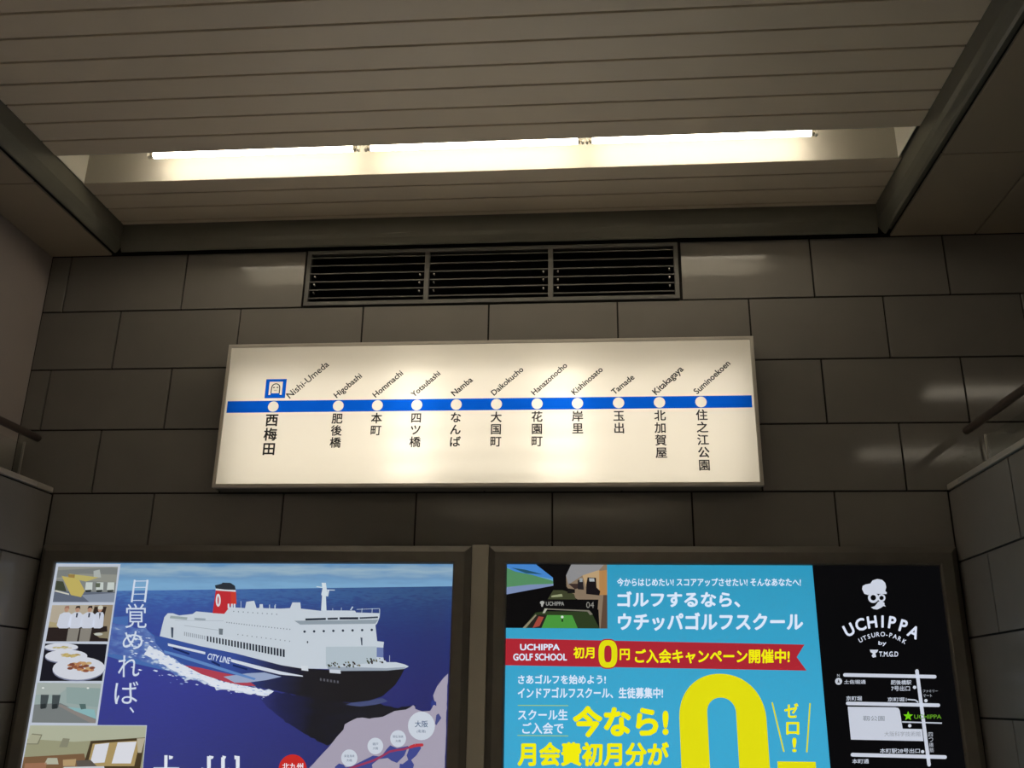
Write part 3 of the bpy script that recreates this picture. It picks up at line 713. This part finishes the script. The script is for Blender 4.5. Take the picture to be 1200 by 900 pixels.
def plates(p, P, El):
    P(F, (28, 28, 36), 8)
    for u, v, ru, rv, L in ((.27, .09, .27, .1, 8.4), (.37, .33, .34, .17, 8.8), (.6, .66, .42, .31, 9.2)):
        El(u, v+.03, ru, rv*1.02, (120, 126, 150), L); El(u, v, ru, rv, (206, 210, 220), L+.1)
    def food(u, v, ru, rv, cs, L):
        for k in range(26):
            a = random.uniform(0, 6.28); r = random.random()**.6
            El(u+ru*r*math.cos(a), v+rv*r*math.sin(a), ru*.22, rv*.3, random.choice(cs), L+.01*k, 8)
    food(.28, .1, .14, .035, [(176, 166, 110), (190, 178, 130)], 8.55); food(.4, .31, .17, .06, [(178, 158, 92), (196, 176, 120), (160, 134, 80)], 8.95)
    food(.64, .62, .22, .13, [(176, 122, 84), (190, 150, 104), (140, 84, 60), (196, 168, 120), (120, 70, 56)], 9.4)
inset([(53.3, 754.2), (125.8, 754.9), (120, 798), (46.7, 798.1)], plates)
def bath(p, P, El):
    P(F, (150, 166, 164), 8); P([(0, 0), (1, 0), (1, .2), (.5, .1), (.35, .3), (0, .3)], (162, 172, 168), 8.2); P([(.46, .1), (1, .12), (1, .6), (.5, .5)], (140, 160, 158), 8.3)
    P([(0, .55), (.4, .5), (1, .9), (1, 1), (0, 1)], (118, 124, 124), 8.4); P([(.36, .56), (.42, .54), (1, .92), (1, 1), (.92, 1)], (136, 130, 126), 8.6); P([(.5, .6), (.95, .66), (1, .9), (.62, .68)], (136, 178, 182), 8.6)
    for u in (.08, .26): P([(u, .3), (u+.13, .3), (u+.12, .62), (u+.02, .64)], (70, 78, 80), 8.8); P([(u+.02, .54), (u+.1, .52), (u+.11, .64), (u+.03, .66)], (44, 50, 52), 9)
    P([(.7, .52), (.8, .52), (.82, .64), (.74, .66)], (82, 106, 104), 9); El(.1, .13, .02, .02, (220, 224, 220), 9); El(.8, .12, .02, .02, (220, 224, 220), 9)
inset([(44.2, 800), (119.2, 801), (112.5, 847.4), (37.5, 846.7)], bath)
def cabin(p, P, El):
    P(F, (150, 150, 122), 8); P([(0, 0), (1, 0), (1, .25), (.4, .36), (0, .3)], (172, 176, 154), 8.2); P([(.03, .18), (.12, .2), (.1, .42), (0, .42)], (120, 120, 100), 8.5); P([(.02, .2), (.11, .22), (.09, .4), (0, .4)], (166, 166, 142), 8.6)
    P([(.3, .28), (.36, .29), (.35, .48), (.28, .48)], (132, 132, 112), 8.5)
    P([(0, .7), (.5, .62), (.55, 1), (0, 1)], (120, 92, 66), 8.5); P([(.54, .34), (1, .26), (.98, 1), (.5, 1)], (70, 58, 40), 8.6)
    P([(.56, .4), (.96, .32), (.93, .9), (.54, .9)], (168, 146, 98), 8.8); P([(.58, .42), (.7, .38), (.68, .82), (.56, .84)], (214, 216, 224), 9); P([(.77, .37), (.93, .35), (.9, .84), (.74, .84)], (216, 218, 226), 9)
    P([(.93, .28), (1, .27), (.98, .6), (.95, .6)], (180, 172, 150), 9); P([(.35, .92), (.68, .9), (.7, 1.05), (.3, 1.05)], (196, 200, 206), 9.2); P([(.2, .72), (.28, .72), (.3, .86), (.18, .86)], (176, 178, 158), 9); P([(.44, .78), (.56, .76), (.62, .9), (.46, .92)], (92, 84, 78), 9.1)
    P([(.02, .84), (.2, .82), (.2, 1), (.02, 1)], (152, 110, 84), 9); P([(.33, .76), (.44, .74), (.44, .9), (.34, .9)], (176, 150, 110), 9.05)
inset([(35.8, 850), (171.7, 850.8), (167, BOT), (25.3, BOT)], cabin)
# coast map
p = Print(PY); LAND = (164, 158, 176); SEA2 = (66, 74, 140)
p.poly(jag([(524.9, 789), (512, 804), (507.3, 815.3), (509.5, 821), (507, 829), (504, 833.3), (495, 834), (486.7, 831), (486.5, 828), (484, 826.7), (480, 829), (476, 831.3), (462.7, 833.3), (449.3, 840), (433.3, 842), (425, 841), (418.7, 841.3), (404, 848.7), (402.7, 854.7), (380, 881.3), (360, BOT), (440, BOT), (521.3, BOT), (522.5, 860)], .35, 5), LAND, 7)
q = lambda x, y: (380+x/7.5, 780+y/7.5)
p.poly([q(*a) for a in [(95, 890), (130, 860), (170, 870), (190, 895), (250, 880), (330, 840), (430, 790), (500, 800), (545, 740), (580, 700), (640, 725), (740, 705), (705, 790), (640, 855), (590, 835), (560, 812), (480, 822), (420, 870), (430, 925), (90, 925)]], SEA2, 7.5)
p.poly([q(*a) for a in [(750, 720), (800, 700), (850, 695), (850, 730), (810, 790), (765, 830), (790, 870), (775, 925), (660, 925), (665, 862), (690, 865), (738, 828), (725, 790)]], SEA2, 7.5)
p.poly([q(*a) for a in [(985, 435), (1005, 420), (1030, 460), (1005, 495), (985, 525), (975, 510)]], (72, 78, 132), 7.5)
p.poly([q(*a) for a in [(950, 300), (985, 320), (985, 355), (965, 345), (940, 370), (935, 330)]], (52, 62, 128), 7.5)
p.line([q(860, 697), (q(760, 715)), q(700, 735), q(640, 742), q(575, 755), q(500, 800), q(430, 835), q(350, 862), q(250, 895), q(200, 915)], 2.6, (148, 58, 92), 8, True)
p.line([q(860, 697), q(800, 700), q(760, 715)], 3.6, (186, 56, 66), 8.5, True)
for c, r in (((494, 850.6), 15.8), ((466.7, 865.5), 9.3), ((440, 874.2), 9.2), ((409.5, 888.2), 9.5)): p.ell(c, r, r*1.06, (200, 208, 220), 9)
TX = (84, 104, 134)
p.text('大阪', 486.4, 844.5, 501.6, 852.3, TX, .012, 10); p.text('(南港)', 488.6, 855.2, 499, 859.2, TX, .0, 10)
for (x, y), a, b in (((466.7, 865.5), '明石海峡', '大橋'), ((440, 874.2), '瀬戸', '大橋'), ((409.5, 888.2), '来島海峡', '大橋')):
    wd = 6 if len(a) > 2 else 3.4
    p.text(a, x-wd, y-3.9, x+wd, y-.7, TX, .0, 10); p.text(b, x-3.2, y+1.2, x+3.2, y+4.3, TX, .0, 10)
p.ell((343.2, 901.5), 16.5, 17.5, (196, 44, 40), 9); p.text('北九州', 331, 894.2, 355.5, 902, (222, 224, 230), .012, 10)
p.build('route_map', po)

# --- golf school poster
lb = lightbox(-.431, 1.492, 'framed backlit golf school poster in sky blue and black, right of the two')
X0, X1 = -.357, 1.418
cyan = ink_ramp('print_cyan', [(0, (58, 170, 212)), (.5, (58, 170, 212)), (1, (46, 154, 192))], 2, Z0, Z1, (1, 1, 2), .12, 2)
xd = (at(951.4, 663.6, PY).x+at(973.8, 900, PY).x)/2
base = MB()
base.add([(X0, PY, Z0), (xd, PY, Z0), (xd, PY, Z1), (X0, PY, Z1)], [(0, 1, 2, 3)], cyan)
base.add([(xd, PY, Z0), (X1, PY, Z0), (X1, PY, Z1), (xd, PY, Z1)], [(0, 1, 2, 3)], ink((9, 9, 11)))
base.box((X0, PY+.0005, Z0), (X1, PY+.004, Z1), M['white'])
po = base.build('poster', lb)
YEL = (226, 222, 18); RED = (172, 40, 52); WT = (208, 218, 232)
p = Print(PY)
p.text('今からはじめたい! スコアアップさせたい! そんなあなたへ!', 723, 677.3, 938.5, 687.2, WT, .026, 3)
p.build('headline', po); p = Print(PY)
p.text('ゴルフするなら、', 723.3, 692.8, 867.5, 711.6, WT, .036, 3)
p.build('headline', po); p = Print(PY)
p.text('ウチッパゴルフスクール', 724, 717.6, 941.2, 739.2, WT, .036, 3)
p.build('headline', po)
p = Print(PY); p.poly([(592, 748.2), (942.7, 755.4), (933.6, 770), (945.2, 785.9), (591.5, 779.6)], RED, 2)
p.text('UCHIPPA', 609.4, 754.6, 656, 762.2, WT, .03, 3); p.text('GOLF SCHOOL', 601.4, 765.8, 664.4, 774.2, WT, .03, 3)
p.text('初月', 672, 758, 696.6, 771.6, YEL, .03, 3)
def sup_ell(cx, cy, rx, ry, e, n=56):
    return [(cx+rx*math.copysign(abs(math.cos(a))**e, math.cos(a)), cy+ry*math.copysign(abs(math.sin(a))**e, math.sin(a))) for a in [2*math.pi*k/n for k in range(n)]]
p.poly(sup_ell(712.4, 766.3, 12.3, 17.6, .72), RED, 2.6)
p.ring(sup_ell(712.4, 766.3, 11, 16.2, .72), sup_ell(712.4, 766.3, 4.3, 9.8, .66), YEL, 3)
p.text('円', 726.2, 760.3, 738, 773.6, YEL, .03, 3)
p.text('ご入会キャンペーン開催中!', 744, 760.6, 925.5, 777.5, YEL, .032, 3)
p.build('banner', po)
p = Print(PY)
p.text('さあゴルフを始めよう!', 607, 790.6, 710, 801.8, WT, .028, 3)
p.build('body_text', po); p = Print(PY)
p.text('インドアゴルフスクール、生徒募集中!', 606.8, 805.4, 777, 818.6, WT, .028, 3)
p.build('body_text', po); p = Print(PY)
p.line([(606.8, 826.6), (666, 826.9)], .9, (170, 200, 110), 3); p.build('rule_line', po); p = Print(PY)
p.line([(606.4, 861.8), (666, 862.4)], .9, (170, 200, 110), 3); p.build('rule_line', po); p = Print(PY)
p.text('スクール生', 607, 831.2, 665.4, 843.8, WT, .024, 3); p.build('body_text', po); p = Print(PY); p.text('ご入会で', 612, 846.6, 660.5, 860.2, WT, .018, 3)
p.build('body_text', po)
p = Print(PY)
p.text('今なら!', 671, 827, 783.6, 864.2, YEL, .046, 3)
p.build('offer_text', po); p = Print(PY)
p.text('月会費初月分が', 606.4, 869.4, 784, 898, YEL, .042, 3)
p.build('offer_text', po)
p = Print(PY)
def stadium(x0, x1, y0, y1, e=.6, n=80): return sup_ell((x0+x1)/2, (y0+y1)/2, (x1-x0)/2, (y1-y0)/2, e, n)
# digit in poster metres: straight flanks, round top
A = Vector(p.pt((796.2, 844))); B = Vector(p.pt((898.3, 844))); top = p.pt((846, 789.6))[1]
C1 = Vector(p.pt((830, 860))); C2 = Vector(p.pt((864, 860))); itop = p.pt((848, 817.6))[1]
zb = 1.02
def digit(xa, xb, zt, zl, n=40):
    r = (xb-xa)/2; cx = (xa+xb)/2; ry = r*1.02; out = []
    for k in range(n+1):
        a = math.pi*k/n; s, c = math.sin(a), math.cos(a)
        out.append((cx+r*math.copysign(abs(c)**.95, c), zt-ry+ry*abs(s)**.95))
    for k in range(n+1):
        a = math.pi+math.pi*k/n; s, c = math.sin(a), math.cos(a)
        out.append((cx+r*math.copysign(abs(c)**.95, c), zl+ry-ry*abs(s)**.95))
    return out
o_ = digit(A.x, B.x, top, zb); i_ = digit(C1.x, C2.x, itop, zb+(top-itop)); n = len(o_)
p.add([(x, p.y(3), z) for x, z in o_+i_], [(k, (k+1) % n, n+(k+1) % n, n+k) for k in range(n)], ink(YEL))
p.build('big_zero', po)
p = Print(PY)
p.text('ゼ', 919, 824, 935.6, 841.4, YEL, .03, 3); p.text('ロ', 921.2, 846, 936.6, 861, YEL, .03, 3); p.text('!', 928.4, 864.5, 933.4, 881.4, YEL, .02, 3)
p.line([(904.8, 823), (918.6, 881)], 1.7, YEL, 3); p.line([(949.2, 824), (945.4, 881.6)], 1.7, YEL, 3)
p.poly([(911, 892.2), (955.8, 892.8), (958, 930), (950, 930), (948.6, 901.6), (919.4, 901.2), (920.6, 930), (912.6, 930)], YEL, 3)
p.build('zero_caption', po)
# golf range picture
p = Print(PY); g = quad_uv([(593.6, 660.2), (711.3, 660.6), (711.8, 736.6), (592.7, 735.8)])
P = lambda pts, c, L: p.poly([g(*a) for a in pts], c, L)
g2 = lambda pts: [((x-38)/1075, (y-42)/700) for x, y in pts]
P(F, (12, 11, 12), 2)
P(g2([(38, 42), (340, 42), (535, 195), (540, 280), (38, 380)]), (104, 158, 196), 2.5); P(g2([(38, 42), (340, 42), (535, 195), (535, 210), (300, 170), (120, 130), (38, 80)]), (70, 132, 204), 2.7)
P(g2([(38, 90), (130, 130), (310, 165), (535, 230), (540, 260), (38, 310)]), (84, 138, 96), 2.8); P(g2([(38, 300), (300, 270), (540, 262), (540, 282), (38, 380)]), (122, 140, 178), 2.9); P(g2([(90, 88), (240, 110), (430, 160), (250, 150)]), (40, 84, 104), 3)
P(g2([(735, 42), (1113, 42), (1113, 742), (1030, 742), (1020, 540), (780, 420), (680, 290), (675, 170)]), (134, 116, 96), 2.5)
P(g2([(735, 42), (1090, 42), (1030, 110), (850, 170), (700, 270), (675, 170)]), (140, 140, 142), 2.8); P(g2([(850, 170), (1030, 110), (1030, 330), (900, 330)]), (184, 156, 118), 2.9)
P(g2([(1030, 120), (1113, 110), (1113, 380), (1030, 380)]), (176, 130, 78), 3); P(g2([(1080, 300), (1113, 300), (1113, 742), (1040, 742)]), (92, 72, 58), 2.7)
P(g2([(905, 190), (995, 195), (1000, 300), (1040, 340), (1030, 385), (890, 370), (890, 270)]), (26, 22, 24), 3.2); P(g2([(920, 200), (975, 200), (980, 235), (925, 235)]), (168, 174, 176), 3.4); P(g2([(800, 220), (855, 220), (865, 325), (800, 320)]), (38, 34, 36), 3.2); P(g2([(820, 200), (850, 200), (850, 240), (820, 240)]), (150, 156, 160), 3.3)
P(g2([(700, 260), (800, 260), (800, 310), (770, 320)]), (60, 46, 42), 3.1)
P(g2([(540, 330), (640, 330), (760, 370), (780, 430), (480, 430)]), (62, 66, 44), 3); P(g2([(520, 390), (630, 370), (640, 400), (520, 408)]), (150, 156, 120), 3.2); P(g2([(690, 310), (770, 320), (770, 360), (690, 365)]), (22, 20, 20), 3.2)
P(g2([(350, 575), (440, 560), (940, 560), (1030, 742), (220, 742)]), (46, 60, 34), 3); P(g2([(475, 600), (740, 600), (800, 742), (415, 742)]), (74, 148, 62), 3.2); P(g2([(345, 598), (475, 600), (415, 742), (270, 742)]), (40, 36, 32), 3.3); P(g2([(385, 615), (440, 622), (395, 720), (320, 742)]), (158, 72, 60), 3.5)
P(g2([(215, 742), (350, 596), (365, 602), (250, 742)]), (140, 132, 108), 3.6); P(g2([(425, 580), (450, 530), (480, 530), (450, 580)]), (176, 176, 160), 3.6); P(g2([(440, 528), (920, 545), (960, 590), (930, 598), (900, 560), (450, 540)]), (120, 116, 104), 3.5)
P(g2([(390, 430), (1020, 430), (1010, 540), (390, 520)]), (13, 12, 13), 3.8); El = lambda x, y, rx, ry, c, L: p.poly([g(*a) for a in g2([(x+rx*math.cos(k*.45), y+ry*math.sin(k*.45)) for k in range(14)])], c, L)
El(635, 620, 15, 15, (210, 222, 210), 4); P(g2([(628, 640), (645, 640), (645, 672), (628, 672)]), (30, 52, 26), 4)
x0, y0 = g(*g2([(462, 455)])[0]); x1, y1 = g(*g2([(655, 498)])[0]); p.text('UCHIPPA', x0, y0, x1, y1, (150, 150, 146), .015, 4.2)
x0, y0 = g(*g2([(890, 455)])[0]); x1, y1 = g(*g2([(972, 522)])[0]); p.text('04', x0, y0, x1, y1, (140, 138, 132), .0, 4.2)
El(422, 466, 24, 18, (168, 168, 164), 4.2); P(g2([(408, 480), (436, 480), (428, 510), (414, 510)]), (168, 168, 164), 4.2)
p.build('golf_picture', po)
# emblem and name on the black side
p = Print(PY); WL = (206, 212, 226); BK = (9, 9, 11)
k_ = lambda x, y: (960+x/6.92, 660+y/6.92)
cap = [k_(*a) for a in [(347, 210), (352, 185), (375, 172), (415, 165), (432, 140), (470, 128), (510, 135), (535, 160), (543, 195), (535, 225), (548, 238), (545, 250), (500, 250), (470, 248), (430, 240), (395, 258), (365, 248)]]
p.poly(cap, WL, 3)
c1 = k_(438, 280); c2 = k_(505, 282)
p.ell(c1, 6.2, 6.2, WL, 3.2); p.ell(c1, 3.2, 3.2, BK, 3.5); p.ell(c2, 4.6, 4.6, WL, 3.1); p.ell(c2, 2.5, 2.5, BK, 3.5)
p.poly([k_(*a) for a in [(478, 312), (505, 308), (528, 320), (530, 340), (540, 352), (520, 348), (500, 362), (470, 376), (440, 372), (420, 358), (450, 348), (465, 330)]], WL, 3)
def arc_text(body, pts, hs, col, bold, squ=1.0):
    """one letter at a time: pts = (x, y, angle) of the letter centre, hs = letter height, in photo pixels"""
    for ch, (x, y, an) in zip(body, pts):
        v, f = glyphs(ch, bold); a, b, c, d = bbox(v); k = hs/.73
        ca, sa = math.cos(an), math.sin(an); out = []
        for vx, vy in v:
            dx = (vx-(a+c)/2)*k*squ; dy = -(vy-.365)*k if ch != '-' else -(vy-.365)*k
            out.append(p.pt((x+dx*ca-dy*sa, y+dx*sa+dy*ca)))
        p.add([(q_[0], p.y(3), q_[1]) for q_ in out], f, ink(col))
R_ = math.radians
arc_text('UCHIPPA', [(*k_(240, 538), R_(-27)), (*k_(333, 495), R_(-17)), (*k_(428, 474), R_(-8)), (*k_(513, 470), R_(0)), (*k_(592, 478), R_(8)), (*k_(683, 505), R_(16)), (*k_(768, 555), R_(25))], 14.2, WL, .03, .92)
ux = [(335, 622), (368, 605), (402, 593), (438, 582), (475, 576), (515, 574), (548, 577), (580, 583), (615, 594), (652, 611), (690, 634)]
arc_text('UTSURO-PARK', [(*k_(x, y), R_((x-512)/185*27)) for x, y in ux], 5.4, WL, .012, .95)
p.text('by', *k_(480, 632), *k_(545, 672), WL, .012, 3)
p.text('T.M.G.D', *k_(485, 716), *k_(640, 758), WL, .016, 3)
p.poly([k_(*a) for a in [(410, 702), (478, 702), (470, 722), (455, 730), (462, 760), (435, 766), (425, 750), (436, 732), (416, 722)]], WL, 3)
p.build('emblem', po)
p = Print(PY); h = lambda x, y: (960+x/7.059, 780+y/7.059)
def road(a, b, wd): p.line([h(*a), h(*b)], wd, (202, 208, 222), 3, True)
road((212, 77), (955, 92), 4.2); road((235, 312), (985, 328), 4.2); road((275, 737), (1040, 757), 4.4); road((808, 45), (908, 820), 4.2)
p.line([h(685, 466), h(1015, 476)], 1.6, (190, 196, 210), 3); p.line([h(730, 280), h(795, 285), h(820, 305)], 1.6, (190, 196, 210), 3)
p.poly([h(*a) for a in [(235, 340), (630, 345), (655, 352), (666, 372), (690, 522), (850, 525), (862, 625), (262, 612)]], (200, 206, 220), 2.6)
GR = (140, 146, 156); TW = (190, 196, 208)
def tx(s, a, b, c, d, col=TW, bold=.012): p.text(s, *h(a, b), *h(c, d), col, bold, 4)
tx('土佐堀通', 205, 118, 384, 152); tx('肥後橋駅', 592, 120, 762, 158); tx('7号出口', 595, 168, 750, 210); tx('京町堀', 222, 252, 352, 290); tx('京町堀1', 565, 262, 722, 298)
tx('ファミリー', 858, 200, 980, 222, TW, 0); tx('マート', 860, 236, 932, 262, TW, 0); tx('靱公園', 362, 415, 540, 458, GR); tx('大阪科学技術館', 538, 545, 838, 585, GR, 0)
tx('本町駅28号出口', 502, 685, 832, 724); tx('本町通', 272, 772, 410, 810)
for k, ch in enumerate('四つ橋筋'): tx(ch, 902+3*k, 552+43*k, 938+3*k, 588+43*k, TW, 0)
tx('UCHIPPA', 785, 405, 1010, 440, (96, 150, 40), .012)
sc_ = h(735, 418); p.poly([(sc_[0]+(5.9 if k % 2 == 0 else 2.5)*math.sin(math.pi*k/5), sc_[1]-(5.9 if k % 2 == 0 else 2.5)*math.cos(math.pi*k/5)) for k in range(10)], (116, 206, 24), 4)
for x, y in ((788, 180), (882, 290), (748, 497), (855, 712)): p.ell(h(x, y), 2, 2, (206, 212, 224), 4, 14)
p.ell(h(160, 130), 4.1, 4.1, (196, 202, 214), 3); p.text('N', *h(148, 70), *h(168, 92), TW, .0, 4); p.poly([h(160, 112), h(170, 146), h(160, 138), h(150, 146)], BK, 4)
p.build('access_map', po)
